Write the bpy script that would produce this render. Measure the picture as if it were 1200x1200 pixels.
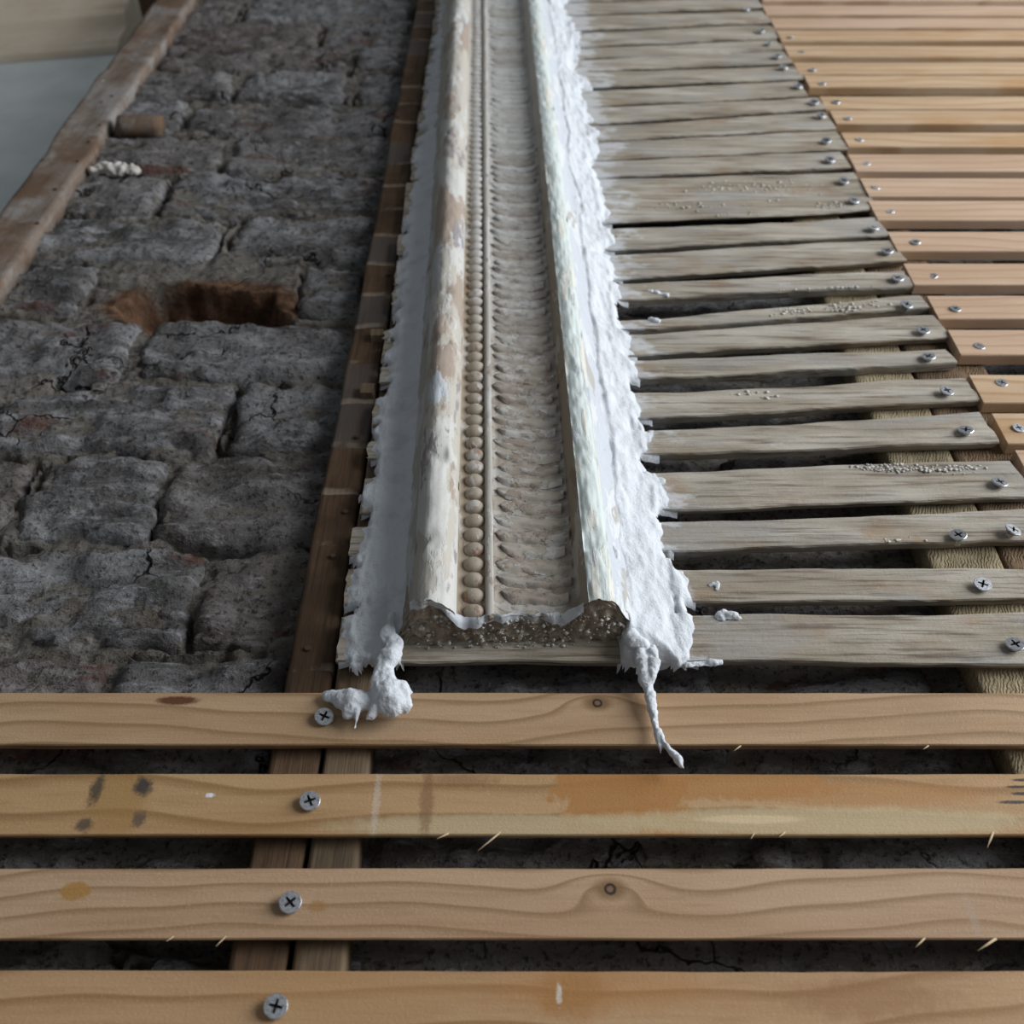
import bpy, bmesh, math, random
from mathutils import Vector, noise, Euler, Matrix

random.seed(7)
for o in list(bpy.data.objects): bpy.data.objects.remove(o)
S = bpy.context.scene
COL = S.collection

# ------------------------------------------------------------------ camera, world, light, exposure
F = 1200.0                                   # focal length in pixels of the 1200 px frame
PHI = math.atan(1163.0 / F)                  # angle between the view axis and the vertical wall direction
D0 = 0.352                                   # camera to lath face
CAM = Vector((0.0, -D0, 1.30))
EL = math.pi / 2 - PHI
FWD = Vector((0, math.cos(EL), math.sin(EL))); UP = Vector((0, -math.sin(EL), math.cos(EL)))
cd = bpy.data.cameras.new('camera'); cam = bpy.data.objects.new('camera', cd); COL.objects.link(cam)
cam.location = CAM; cam.rotation_euler = (math.pi / 2 + EL, 0, 0)
cd.sensor_fit = 'HORIZONTAL'; cd.sensor_width = 36; cd.lens = 36 * F / 1200; cd.clip_start = 0.01
cd.dof.use_dof = True; cd.dof.focus_distance = 0.455; cd.dof.aperture_fstop = 12
S.camera = cam
W = bpy.data.worlds.new('world'); S.world = W; W.use_nodes = True
bg = W.node_tree.nodes['Background']; bg.inputs[0].default_value = (0.86, 0.93, 1.0, 1); bg.inputs[1].default_value = 0.155
ld = bpy.data.lights.new('window_daylight', 'AREA'); ld.shape = 'RECTANGLE'; ld.size = 1.1; ld.size_y = 1.6
ld.energy = 57; ld.color = (0.92, 0.96, 1.0)
lo = bpy.data.objects.new('window_daylight', ld); COL.objects.link(lo)
lo.location = (1.65, -0.80, 1.95); lo.rotation_euler = (Vector((0.1, 0, 1.75)) - lo.location).to_track_quat('-Z', 'Z').to_euler()
S.view_settings.view_transform = 'Standard'; S.view_settings.look = 'None'
S.view_settings.gamma = 1; S.view_settings.use_curve_mapping = False; S.view_settings.exposure = 0.0

# ------------------------------------------------------------------ helpers
def P(px, py, Y=0.0):
    """point of the plane at depth Y that the photograph shows at px, py"""
    d = Vector((px - 600, 0, 0)) + UP * (600 - py) + FWD * F
    return CAM + d * ((Y - CAM.y) / d.y)
def n3(x, y, z, o=3): return noise.fractal((x, y, z), 1.0, 2.0, o, noise_basis='PERLIN_ORIGINAL')
def smooth(a, b, x):
    t = max(0, min(1, (x - a) / (b - a))); return t * t * (3 - 2 * t)
def lerp(pts, x):
    if x <= pts[0][0]: return pts[0][1]
    for (a, fa), (b, fb) in zip(pts, pts[1:]):
        if x <= b: return fa + (fb - fa) * (x - a) / (b - a)
    return pts[-1][1]
WL = {}
def place(o, loc, parent):
    WL[o.name] = Vector(loc)
    if parent is not None:
        o.parent = parent; o.location = Vector(loc) - WL[parent.name]
    else: o.location = loc
def mk(name, verts, faces, mat, parent=None, origin=None, sm=True):
    vs = [Vector(v) for v in verts]
    if origin is None:
        lo_ = [min(v[i] for v in vs) for i in range(3)]; hi_ = [max(v[i] for v in vs) for i in range(3)]
        origin = Vector([(a + b) / 2 for a, b in zip(lo_, hi_)])
    origin = Vector(origin)
    me = bpy.data.meshes.new(name); me.from_pydata([v - origin for v in vs], [], faces); me.validate(); me.update()
    if sm: me.polygons.foreach_set('use_smooth', [True] * len(me.polygons))
    me.materials.append(mat)
    o = bpy.data.objects.new(name, me); COL.objects.link(o); place(o, origin, parent); return o
def share(name, me, loc, parent, rot=None, scale=None):
    o = bpy.data.objects.new(name, me); COL.objects.link(o); place(o, loc, parent)
    if rot is not None: o.rotation_euler = rot
    if scale is not None: o.scale = scale
    return o
def empty(name, loc, parent=None):
    o = bpy.data.objects.new(name, None); o.empty_display_size = 0.02; COL.objects.link(o); place(o, loc, parent); return o
def tag(o, label=None, cat=None, group=None, kind=None):
    if label: o['label'] = label
    if cat: o['category'] = cat
    if group: o['group'] = group
    if kind: o['kind'] = kind
    return o
def grid(fn, nu, nv, keep=None):
    """verts and faces of a nu x nv grid; fn(i, j) -> point; keep(i, j) -> keep that quad"""
    vs = [fn(i, j) for j in range(nv) for i in range(nu)]; fs = []
    for j in range(nv - 1):
        for i in range(nu - 1):
            if keep is None or keep(i, j):
                a = j * nu + i; fs.append((a, a + 1, a + nu + 1, a + nu))
    if keep is not None:
        used = sorted({k for f in fs for k in f}); m = {k: n for n, k in enumerate(used)}
        vs = [vs[k] for k in used]; fs = [tuple(m[k] for k in f) for f in fs]
    return vs, fs
def box(x0, x1, y0, y1, z0, z1):
    v = [(x, y, z) for x in (x0, x1) for y in (y0, y1) for z in (z0, z1)]
    return v, [(0, 1, 3, 2), (4, 6, 7, 5), (0, 4, 5, 1), (2, 3, 7, 6), (0, 2, 6, 4), (1, 5, 7, 3)]

# ------------------------------------------------------------------ node materials
class NM:
    def __init__(s, name, rough=0.85, spec=0.25):
        s.m = bpy.data.materials.new(name); s.m.use_nodes = True; s.t = s.m.node_tree
        s.b = s.t.nodes['Principled BSDF']; s.b.inputs['Roughness'].default_value = rough
        s.b.inputs['Specular IOR Level'].default_value = spec
        tc = s.t.nodes.new('ShaderNodeTexCoord'); s.obj = tc.outputs['Object']
        g = s.t.nodes.new('ShaderNodeNewGeometry'); s.pos = g.outputs['Position']
        oi = s.t.nodes.new('ShaderNodeObjectInfo'); s.rnd = oi.outputs['Random']
    def lk(s, a, i):
        if hasattr(a, 'is_output'): s.t.links.new(a, i)
        else: i.default_value = a
    def math(s, op, a, b=0.0, c=0.0, clamp=False):
        n = s.t.nodes.new('ShaderNodeMath'); n.operation = op; n.use_clamp = clamp
        s.lk(a, n.inputs[0]); s.lk(b, n.inputs[1]); s.lk(c, n.inputs[2]); return n.outputs[0]
    def vec(s, op, a, b=(0, 0, 0), sc=None):
        n = s.t.nodes.new('ShaderNodeVectorMath'); n.operation = op
        s.lk(a, n.inputs[0]); s.lk(b, n.inputs[1])
        if sc is not None: s.lk(sc, n.inputs['Scale'])
        return n.outputs['Value'] if op in ('LENGTH', 'DOT_PRODUCT', 'DISTANCE') else n.outputs[0]
    def sep(s, v):
        n = s.t.nodes.new('ShaderNodeSeparateXYZ'); s.lk(v, n.inputs[0]); return n.outputs
    def comb(s, x=0.0, y=0.0, z=0.0):
        n = s.t.nodes.new('ShaderNodeCombineXYZ')
        for k, a in enumerate((x, y, z)): s.lk(a, n.inputs[k])
        return n.outputs[0]
    def noise(s, v, scale, detail=4, rough=0.55, dist=0.0):
        n = s.t.nodes.new('ShaderNodeTexNoise'); s.lk(v, n.inputs['Vector']); n.inputs['Scale'].default_value = scale
        n.inputs['Detail'].default_value = detail; n.inputs['Roughness'].default_value = rough; n.inputs['Distortion'].default_value = dist
        return n.outputs['Fac']
    def voro(s, v, scale, feat='DISTANCE_TO_EDGE'):
        n = s.t.nodes.new('ShaderNodeTexVoronoi'); n.feature = feat; s.lk(v, n.inputs['Vector']); n.inputs['Scale'].default_value = scale
        return n.outputs['Distance']
    def ramp(s, f, *st):
        n = s.t.nodes.new('ShaderNodeValToRGB'); s.lk(f, n.inputs[0]); e = n.color_ramp.elements
        while len(e) < len(st): e.new(0.5)
        for el, (p, c) in zip(e, st):
            el.position = p; el.color = (c, c, c, 1) if not hasattr(c, '__len__') else (*c, 1)
        return n.outputs[0]
    def range(s, f, a, b, c=0.0, d=1.0):
        n = s.t.nodes.new('ShaderNodeMapRange'); n.interpolation_type = 'SMOOTHSTEP'; s.lk(f, n.inputs[0])
        for k, x in enumerate((a, b, c, d)): n.inputs[k + 1].default_value = x
        return n.outputs[0]
    def mix(s, f, a, b, mode='MIX'):
        n = s.t.nodes.new('ShaderNodeMix'); n.data_type = 'RGBA'; n.blend_type = mode; s.lk(f, n.inputs[0])
        for x, i in ((a, n.inputs[6]), (b, n.inputs[7])):
            if hasattr(x, '__len__') and not hasattr(x, 'is_output'): i.default_value = (*x, 1)
            else: s.lk(x, i)
        return n.outputs[2]
    def done(s, col, bump=None, dist=0.001, strength=1.0, rough=None):
        if hasattr(col, 'is_output'): s.t.links.new(col, s.b.inputs['Base Color'])
        else: s.b.inputs['Base Color'].default_value = (*col, 1)
        if bump is not None:
            n = s.t.nodes.new('ShaderNodeBump'); n.inputs['Distance'].default_value = dist; n.inputs['Strength'].default_value = strength
            s.lk(bump, n.inputs['Height']); s.t.links.new(n.outputs[0], s.b.inputs['Normal'])
        if rough is not None: s.lk(rough, s.b.inputs['Roughness'])
        return s.m
def ellipse(m, v, x0, z0, rx, rz, wob=0.35, nscale=180, soft=0.25):
    """mask of a wobbly ellipse in the x-z plane of v"""
    q = m.vec('MULTIPLY', m.vec('SUBTRACT', v, (x0, 0, z0)), (1 / rx, 0, 1 / rz))
    d = m.vec('LENGTH', q)
    if wob: d = m.math('ADD', d, m.math('MULTIPLY', m.math('SUBTRACT', m.noise(v, nscale, 4, 0.6), 0.5), wob * 2))
    return m.range(d, 1 - soft, 1 + soft, 1.0, 0.0)

def pine(name, base, dark, knots=(), stains=(), origin=(0, 0, 0), freq=95, seed=None, orange=None):
    """fresh sawn softwood; the grain runs along x; knots and stains are things of the wood itself (local metres)"""
    m = NM(name, 0.62, 0.3)
    sd = m.math('MULTIPLY', m.rnd, 37.0) if seed is None else seed
    v = m.vec('ADD', m.obj, m.comb(m.math('MULTIPLY', sd, 0.31), 0.0, m.math('MULTIPLY', sd, 0.173)))
    x, y, z = m.sep(v)
    low = m.noise(m.comb(m.math('MULTIPLY', x, 5.0), y, m.math('MULTIPLY', z, 9.0)), 1.0, 2, 0.5)
    g = m.math('ADD', z, m.math('MULTIPLY', low, 0.040))
    fine = m.noise(m.vec('MULTIPLY', v, (30, 200, 420)), 1.0, 4, 0.65)
    for (kx, kz, kr) in knots:
        q = m.vec('MULTIPLY', m.vec('SUBTRACT', m.obj, (kx, 0, kz)), (1 / (kr * 7), 0, 1 / (kr * 3.2)))
        e = m.math('EXPONENT', m.math('MULTIPLY', m.vec('DOT_PRODUCT', q, q), -1.0))
        g = m.math('ADD', g, m.math('MULTIPLY', e, -0.011))
    w = m.math('FRACT', m.math('ADD', m.math('MULTIPLY', g, freq), m.math('MULTIPLY', fine, 0.10)))
    late = m.ramp(w, (0.0, 0.0), (0.66, 0.16), (0.90, 1.0), (0.95, 0.8), (1.0, 0.0))
    broad = m.noise(m.vec('MULTIPLY', v, (7, 7, 40)), 1.0, 3, 0.5)
    c = m.mix(m.range(broad, 0.35, 0.68), base, tuple(b * k for b, k in zip(base, (0.86, 0.80, 0.74))))
    if orange: c = m.mix(m.range(m.noise(m.vec('MULTIPLY', v, (11, 5, 34)), 1.0, 3, 0.6), 0.5, 0.72), c, orange)
    c = m.mix(m.math('MULTIPLY', late, 0.80), c, dark)
    c = m.mix(m.math('MULTIPLY', m.range(fine, 0.45, 0.75), 0.28), c, dark)
    fur = m.noise(m.vec('MULTIPLY', v, (900, 900, 1300)), 1.0, 3, 0.7)
    c = m.mix(m.math('MULTIPLY', m.range(fur, 0.56, 0.72), 0.18), c, (0.75, 0.62, 0.48))
    for (sx, sz, rx, rz, colr, amt, wob, soft) in stains:
        c = m.mix(m.math('MULTIPLY', ellipse(m, m.obj, sx, sz, rx, rz, wob, min(900, max(120, 1.3 / min(rx, rz))), soft), amt), c, colr)
    for (kx, kz, kr) in knots:
        c = m.mix(ellipse(m, m.obj, kx, kz, kr * 2.6, kr * 1.7, 0.2, 300, 0.5), c, tuple(d * 0.9 for d in dark))
        c = m.mix(ellipse(m, m.obj, kx, kz, kr, kr, 0.15, 500, 0.15), c, (0.035, 0.022, 0.014))
        c = m.mix(ellipse(m, m.obj, kx, kz, kr * 0.55, kr * 0.55, 0.2, 700, 0.25), c, (0.20, 0.12, 0.07))
    hb = m.math('ADD', m.math('MULTIPLY', fur, 0.5), m.math('ADD', m.math('MULTIPLY', fine, 0.6), m.math('MULTIPLY', late, 0.2)))
    return m.done(c, hb, 0.0007, 0.55)

def oldwood(name, base, dark, light, smear=None, along='x', bump=0.8):
    m = NM(name, 0.9, 0.15)
    v = m.vec('ADD', m.obj, m.comb(m.math('MULTIPLY', m.rnd, 5.1), 0.0, m.math('MULTIPLY', m.rnd, 3.3)))
    k = (18, 300, 420) if along == 'x' else (420, 300, 18)
    kb = (9, 20, 60) if along == 'x' else (60, 20, 9)
    fib = m.noise(m.vec('MULTIPLY', v, k), 1.0, 5, 0.65)
    br = m.noise(m.vec('MULTIPLY', v, kb), 1.0, 4, 0.6)
    sp = m.noise(v, 700, 3, 0.7)
    c = m.mix(m.range(br, 0.35, 0.68), base, light)
    c = m.mix(m.math('MULTIPLY', m.range(m.noise(m.vec('MULTIPLY', v, (25, 30, 40)), 1.0, 4, 0.6), 0.52, 0.70), 0.55), c, (0.33, 0.215, 0.125))
    c = m.mix(m.math('MULTIPLY', m.range(fib, 0.47, 0.68), 0.80), c, dark)
    c = m.mix(m.math('MULTIPLY', m.range(m.noise(m.vec('MULTIPLY', v, (14, 14, 30)), 1.0, 3, 0.5), 0.50, 0.66), 0.45), c, (0.345, 0.335, 0.325))
    c = m.mix(m.math('MULTIPLY', m.range(sp, 0.62, 0.75), 0.5), c, light)
    if smear:                                   # wiped-on plaster near the moulding
        px_ = m.sep(m.pos)[0]
        d = m.math('ADD', m.math('MULTIPLY', m.range(px_, smear[0], smear[1], 0.44, 0.0), m.range(px_, 0.040, 0.052)), m.math('MULTIPLY', m.math('SUBTRACT', m.noise(m.vec('MULTIPLY', m.pos, (40, 40, 75)), 1.0, 5, 0.62), 0.5), 0.9))
        c = m.mix(m.math('MULTIPLY', m.range(d, 0.29, 0.44), 0.65), c, (0.68, 0.69, 0.71))
        lone = m.range(m.noise(m.vec('MULTIPLY', m.pos, (26, 26, 60)), 1.0, 6, 0.62), 0.655, 0.70)
        c = m.mix(m.math('MULTIPLY', lone, 0.35), c, (0.62, 0.62, 0.62))
    return m.done(c, m.math('ADD', fib, m.math('MULTIPLY', sp, 0.3)), 0.0011, bump)

def plaster(name, base, grime, amt=0.5, nsc=60, bump=0.7, bsc=220):
    m = NM(name, 0.9, 0.15)
    a = m.noise(m.pos, nsc, 5, 0.65); b = m.noise(m.pos, bsc, 5, 0.7); c2 = m.noise(m.pos, 900, 2, 0.6)
    c = m.mix(m.math('MULTIPLY', m.range(a, 0.48, 0.70), amt), base, grime)
    c = m.mix(m.math('MULTIPLY', m.range(b, 0.60, 0.72), amt * 0.7), c, tuple(g * 0.75 for g in grime))
    return m.done(c, m.math('ADD', b, m.math('MULTIPLY', c2, 0.3)), 0.0014, bump)

def brickmat(name, mortar=False):
    m = NM(name, 0.95, 0.1)
    v = m.pos
    vs = m.vec('MULTIPLY', v, (0.8, 1, 2.6))
    big = m.noise(vs, 9, 4, 0.6); mid = m.noise(vs, 42, 6, 0.68); fine = m.noise(v, 300, 5, 0.72)
    base = (0.135, 0.118, 0.098) if mortar else (0.108, 0.102, 0.098)
    c = m.mix(m.range(big, 0.36, 0.60), base, (0.215, 0.208, 0.205) if not mortar else (0.185, 0.166, 0.142))
    c = m.mix(m.math('MULTIPLY', m.range(mid, 0.45, 0.64), 0.80), c, (0.33, 0.325, 0.33) if not mortar else (0.235, 0.222, 0.205))
    rd = m.noise(m.vec('ADD', vs, (3.1, 1.7, 0.4)), 17, 4, 0.6)
    if not mortar:
        c = m.mix(m.math('MULTIPLY', m.range(m.rnd, 0.35, 1.0), 0.5), c, (0.125, 0.092, 0.074))
        c = m.mix(m.math('MULTIPLY', m.range(rd, 0.57, 0.70), 0.8), c, (0.140, 0.066, 0.046))
    c = m.mix(m.math('MULTIPLY', m.range(fine, 0.51, 0.64), 0.80), c, (0.032, 0.028, 0.025))
    c = m.mix(m.math('MULTIPLY', m.range(m.noise(m.vec('MULTIPLY', v, (60, 60, 150)), 1.0, 5, 0.7), 0.56, 0.68), 0.55), c, (0.40, 0.40, 0.42) if not mortar else (0.32, 0.30, 0.27))
    c = m.mix(m.range(m.noise(v, 70, 5, 0.75), 0.695, 0.74), c, (0.40, 0.39, 0.37))
    wv = m.vec('ADD', v, m.vec('SCALE', m.comb(m.noise(v, 25, 4, 0.6), m.noise(m.vec('ADD', v, (5, 5, 5)), 25, 4, 0.6), m.noise(m.vec('ADD', v, (9, 2, 5)), 25, 4, 0.6)), (0, 0, 0), 0.06))
    ck = m.voro(m.vec('MULTIPLY', wv, (1, 0.6, 1.5)), 11)
    crack = m.math('MULTIPLY', m.range(ck, 0.0, 0.016, 1.0, 0.0), m.range(m.noise(v, 14, 2, 0.5), 0.54, 0.62))
    c = m.mix(m.math('MULTIPLY', crack, 0.9), c, (0.012, 0.010, 0.009))
    # the broken-out brick shows its raw red-brown inside
    if mortar:
        hc = P(240, 362, 0.026)
        c = m.mix(ellipse(m, v, hc.x, hc.z, 0.068, 0.032, 0.10, 60, 0.1), c, m.mix(m.range(mid, 0.4, 0.65), (0.085, 0.046, 0.028), (0.20, 0.115, 0.070)))
    h = m.math('ADD', m.math('MULTIPLY', mid, 1.0), m.math('MULTIPLY', fine, 0.55))
    h = m.math('SUBTRACT', h, m.math('MULTIPLY', crack, 1.2))
    return m.done(c, h, 0.005, 0.9)

def paint(name, layers, nsc=(60, 60, 14), bump=0.5, streak=None, dirt=None, vary=None, pale=None):
    """old paint in worn layers: colour of the base, then (threshold, colour, noise scale) patches"""
    m = NM(name, 0.6, 0.35)
    v = m.pos; c = layers[0]; hs = None
    for i, (th, colr, sc) in enumerate(layers[1:]):
        w = m.vec('ADD', m.vec('MULTIPLY', v, tuple(k * sc for k in nsc)), (i * 7.3, i * 3.1, i * 5.7))
        mk_ = m.range(m.noise(w, 1.0, 6, 0.62), th, th + 0.035)
        c = m.mix(mk_, c, colr)
        hs = mk_ if hs is None else m.math('ADD', hs, mk_)
    if streak:
        st = m.noise(m.vec('MULTIPLY', v, (700, 700, 40)), 1.0, 5, 0.7)
        c = m.mix(m.math('MULTIPLY', m.range(st, 0.55, 0.70), streak[0]), c, streak[1])
    if pale:         # the paler coat survives further up and is worn off lower down
        pz = m.math('ADD', m.sep(v)[2], m.math('MULTIPLY', m.noise(m.vec('MULTIPLY', v, (50, 50, 22)), 1.0, 5, 0.6), 0.5))
        c = m.mix(m.math('MULTIPLY', m.range(pz, pale[1], pale[2]), 0.8), c, pale[0])
    if vary: c = m.mix(m.math('MULTIPLY', m.range(m.rnd, 0.35, 1.0), 0.55), c, vary)
    sp = m.noise(v, 420, 4, 0.7)
    if dirt: c = m.mix(m.math('MULTIPLY', m.range(sp, 0.56, 0.72), dirt[0]), c, dirt[1])
    h = m.math('ADD', m.math('MULTIPLY', sp, 0.5), m.math('MULTIPLY', hs, 0.5))
    return m.done(c, h, 0.0006, bump)

MAT = {}
MAT['short_pine'] = pine('pine_pale_pink', (0.585, 0.415, 0.295), (0.40, 0.25, 0.15), freq=110)
MAT['short_pine_b'] = pine('pine_yellow', (0.57, 0.410, 0.265), (0.39, 0.225, 0.11), freq=80, orange=(0.47, 0.27, 0.12))
MAT['old_lath'] = oldwood('weathered_split_lath', (0.325, 0.275, 0.210), (0.115, 0.085, 0.060), (0.50, 0.452, 0.382), smear=(0.055, 0.130))
MAT['stud_brown'] = None
MAT['mortar'] = brickmat('brick_mortar', True); MAT['brick'] = brickmat('sooty_brick')
MAT['white'] = plaster('fresh_white_plaster', (0.66, 0.68, 0.71), (0.42, 0.415, 0.41), 0.45, 60, 0.7, 260)
MAT['whiteL'] = MAT['white']
MAT['core'] = plaster('haired_lime_core', (0.43, 0.365, 0.285), (0.19, 0.148, 0.105), 0.8, 140, 1.0, 300)
MAT['crumb'] = plaster('plaster_crumb', (0.55, 0.52, 0.47), (0.33, 0.29, 0.24), 0.5, 200, 0.5, 400)
MAT['roll'] = paint('roll_old_paint', ((0.47, 0.435, 0.375), (0.48, (0.55, 0.535, 0.50), 1.0), (0.53, (0.36, 0.285, 0.23), 0.7), (0.585, (0.50, 0.525, 0.545), 0.9), (0.585, (0.29, 0.255, 0.25), 1.2)), (42, 42, 13), 0.6, None, (0.35, (0.30, 0.25, 0.19)))
MAT['bed'] = paint('bed_paint_and_step_shade', ((0.285, 0.230, 0.165), (0.55, (0.41, 0.37, 0.32), 1.0), (0.62, (0.23, 0.155, 0.105), 1.2)), (80, 80, 30), 0.5, None, (0.45, (0.20, 0.16, 0.12)), pale=((0.48, 0.46, 0.42), 2.0, 2.5))
MAT['bead'] = paint('bead_worn_paint', ((0.365, 0.305, 0.235), (0.56, (0.50, 0.47, 0.43), 1.0), (0.63, (0.30, 0.18, 0.13), 1.2)), (90, 90, 60), 0.5, None, (0.40, (0.24, 0.19, 0.14)), pale=((0.58, 0.57, 0.55), 1.92, 2.25))
MAT['fillet'] = paint('fillet_old_paint', ((0.47, 0.435, 0.385), (0.52, (0.55, 0.53, 0.50), 1.0), (0.62, (0.36, 0.29, 0.245), 1.2)), (80, 80, 40), 0.6, None, (0.40, (0.28, 0.235, 0.19)))
MAT['band'] = paint('band_old_paint', ((0.405, 0.355, 0.295), (0.52, (0.49, 0.465, 0.425), 1.0), (0.55, (0.31, 0.25, 0.205), 1.0), (0.66, (0.50, 0.54, 0.54), 1.4)), (70, 70, 120), 0.8, None, (0.62, (0.22, 0.18, 0.145)), vary=(0.27, 0.215, 0.17), pale=((0.56, 0.56, 0.54), 1.92, 2.28))
MAT['ridge'] = paint('ridge_flaking_paint', ((0.60, 0.65, 0.62), (0.53, (0.66, 0.64, 0.57), 1.0), (0.60, (0.46, 0.49, 0.52), 1.0)), (160, 160, 16), 0.8, (0.55, (0.36, 0.38, 0.40)), (0.2, (0.40, 0.36, 0.28)))
MAT['cove'] = paint('cove_old_paint', ((0.40, 0.375, 0.33), (0.52, (0.50, 0.50, 0.49), 1.0), (0.58, (0.26, 0.215, 0.165), 0.9)), (60, 60, 24), 0.8, None, (0.4, (0.25, 0.21, 0.16)))
MAT['slope'] = paint('grey_old_side', ((0.50, 0.525, 0.56), (0.52, (0.60, 0.61, 0.62), 1.0), (0.60, (0.40, 0.385, 0.35), 0.8)), (60, 60, 24), 0.8, None, (0.35, (0.33, 0.31, 0.27)))
m = NM('zinc_screw', 0.38, 0.5); m.b.inputs['Metallic'].default_value = 0.9
MAT['screw'] = m.done(m.mix(m.range(m.noise(m.obj, 900, 4, 0.6), 0.42, 0.66), (0.60, 0.61, 0.63), (0.33, 0.33, 0.34)), m.noise(m.obj, 1500, 3), 0.0002, 0.4)
m = NM('screw_slot_dark', 0.7); MAT['slot'] = m.done((0.035, 0.033, 0.03))
m = NM('rusty_nail', 0.8); MAT['nail'] = m.done(m.mix(m.noise(m.obj, 900), (0.05, 0.032, 0.022), (0.12, 0.06, 0.035)))
m = NM('straw', 0.8); MAT['straw'] = m.done((0.46, 0.35, 0.22))

def studmat(name, base, dark, ghost=None, saw=None):
    m = NM(name, 0.88, 0.15); v = m.pos
    fib = m.noise(m.vec('MULTIPLY', v, (500, 300, 22)), 1.0, 5, 0.65)
    blot = m.noise(v, 26, 4, 0.6)
    c = m.mix(m.range(blot, 0.36, 0.66), base, tuple(b * 0.55 for b in base))
    c = m.mix(m.math('MULTIPLY', m.range(fib, 0.46, 0.70), 0.7), c, dark)
    h = fib
    if ghost:          # pale and dark prints of the laths that were nailed here before
        z = m.math('ADD', m.sep(v)[2], m.math('MULTIPLY', m.noise(v, 30, 3), 0.008))
        f = m.math('FRACT', m.math('MULTIPLY', z, 1 / 0.0375))
        ln = m.math('MULTIPLY', m.ramp(f, (0.0, 1.0), (0.10, 0.7), (0.14, 0.0), (0.94, 0.0)), m.range(m.noise(v, 45, 4, 0.6), 0.42, 0.60))
        cell = m.noise(m.comb(0.0, 0.0, m.math('FLOOR', m.math('MULTIPLY', z, 1 / 0.0375))), 3.7, 0)
        c = m.mix(m.range(cell, 0.5, 0.56, 0.0, 0.55), c, (0.115, 0.105, 0.10))
        c = m.mix(m.math('MULTIPLY', ln, 0.75), c, ghost)
    if saw:            # band-saw marks
        x, y, z = m.sep(v)
        q = m.math('ADD', m.math('ADD', x, m.math('MULTIPLY', z, -0.35)), m.math('MULTIPLY', m.noise(v, 160, 4, 0.65), 0.006))
        sw = m.math('MULTIPLY', m.math('SINE', m.math('MULTIPLY', q, 3900)), m.range(m.noise(v, 200, 3), 0.30, 0.62))
        c = m.mix(m.math('MULTIPLY', m.range(sw, -0.2, 0.9), 0.34), c, dark)
        h = m.math('ADD', fib, m.math('MULTIPLY', sw, 0.5))
    return m.done(c, h, 0.0010, 0.7)
MAT['stud_brown'] = studmat('old_brown_stud', (0.128, 0.078, 0.046), (0.042, 0.030, 0.023), ghost=(0.34, 0.27, 0.20))
MAT['stud_grey'] = studmat('old_grey_stud', (0.205, 0.145, 0.092), (0.080, 0.058, 0.042))
MAT['stud_pale'] = studmat('pale_sawn_stud', (0.40, 0.325, 0.205), (0.20, 0.15, 0.085), saw=True)
MAT['stud_dark_sawn'] = studmat('brown_sawn_stud', (0.225, 0.150, 0.090), (0.095, 0.062, 0.038), saw=True)
m = NM('plaster_stained_post', 0.85, 0.2); v = m.pos
c = m.mix(m.range(m.noise(v, 22, 5, 0.6), 0.40, 0.62), (0.150, 0.094, 0.060), (0.215, 0.170, 0.138))
c = m.mix(m.math('MULTIPLY', m.range(m.noise(v, 16, 5, 0.65), 0.46, 0.60), 0.7), c, (0.30, 0.285, 0.27))
c = m.mix(m.range(m.noise(v, 75, 4, 0.6), 0.69, 0.73), c, (0.42, 0.42, 0.43))
c = m.mix(m.math('MULTIPLY', m.range(m.noise(m.vec('MULTIPLY', v, (300, 300, 20)), 1.0, 4), 0.5, 0.7), 0.4), c, (0.10, 0.065, 0.04))
MAT['post'] = m.done(c, m.noise(v, 200, 5, 0.7), 0.0012, 0.6)
m = NM('grey_painted_plaster', 0.9, 0.1); v = m.pos
MAT['greywall'] = m.done(m.mix(m.range(m.noise(v, 11, 4, 0.6), 0.35, 0.68), (0.66, 0.70, 0.69), (0.76, 0.78, 0.77)), m.noise(v, 60, 4), 0.001, 0.3)
m = NM('cream_cornice_paint', 0.8, 0.2); v = m.pos
MAT['cream'] = m.done(m.mix(m.range(m.noise(v, 14, 4, 0.6), 0.40, 0.66), (0.80, 0.69, 0.55), (0.73, 0.60, 0.46)))

# ------------------------------------------------------------------ setting: brick wall, recess wall, cornice
YB = 0.0215                                               # mean brick face
HC = P(242, 360, YB)
TOPZ, BOTZ = 2.72, 1.34
XL, XR = -0.352, 0.80
def hole(x, z):
    q = ((x - HC.x) / 0.066, (z - HC.z) / 0.030)
    d = math.hypot(q[0] * (1.0 if q[0] > 0 else 0.95 + 0.25 * abs(q[1])), q[1] + 0.35 * min(0, q[0] + .2)) + n3(x * 16, 0.3, z * 22, 4) * 0.42
    return smooth(1.0, 0.80, d)
wb = empty('wall_back', (0.2, YB + 0.05, BOTZ)); tag(wb, 'sooty old brick wall with lime pointing behind the laths', None, None, 'structure')
v, f = box(XL, XR, YB + 0.066, 0.235, BOTZ, 3.18); mk('masonry_core', v, f, MAT['mortar'], wb, sm=False)
v, f = box(XL, XR, YB + 0.004, YB + 0.066, TOPZ, 3.18); mk('upper_masonry', v, f, MAT['mortar'], wb, sm=False)
v, f = box(XL, XL + 0.004, YB + 0.006, 0.235, BOTZ, TOPZ); mk('reveal', v, f, MAT['mortar'], wb, sm=False)

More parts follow.
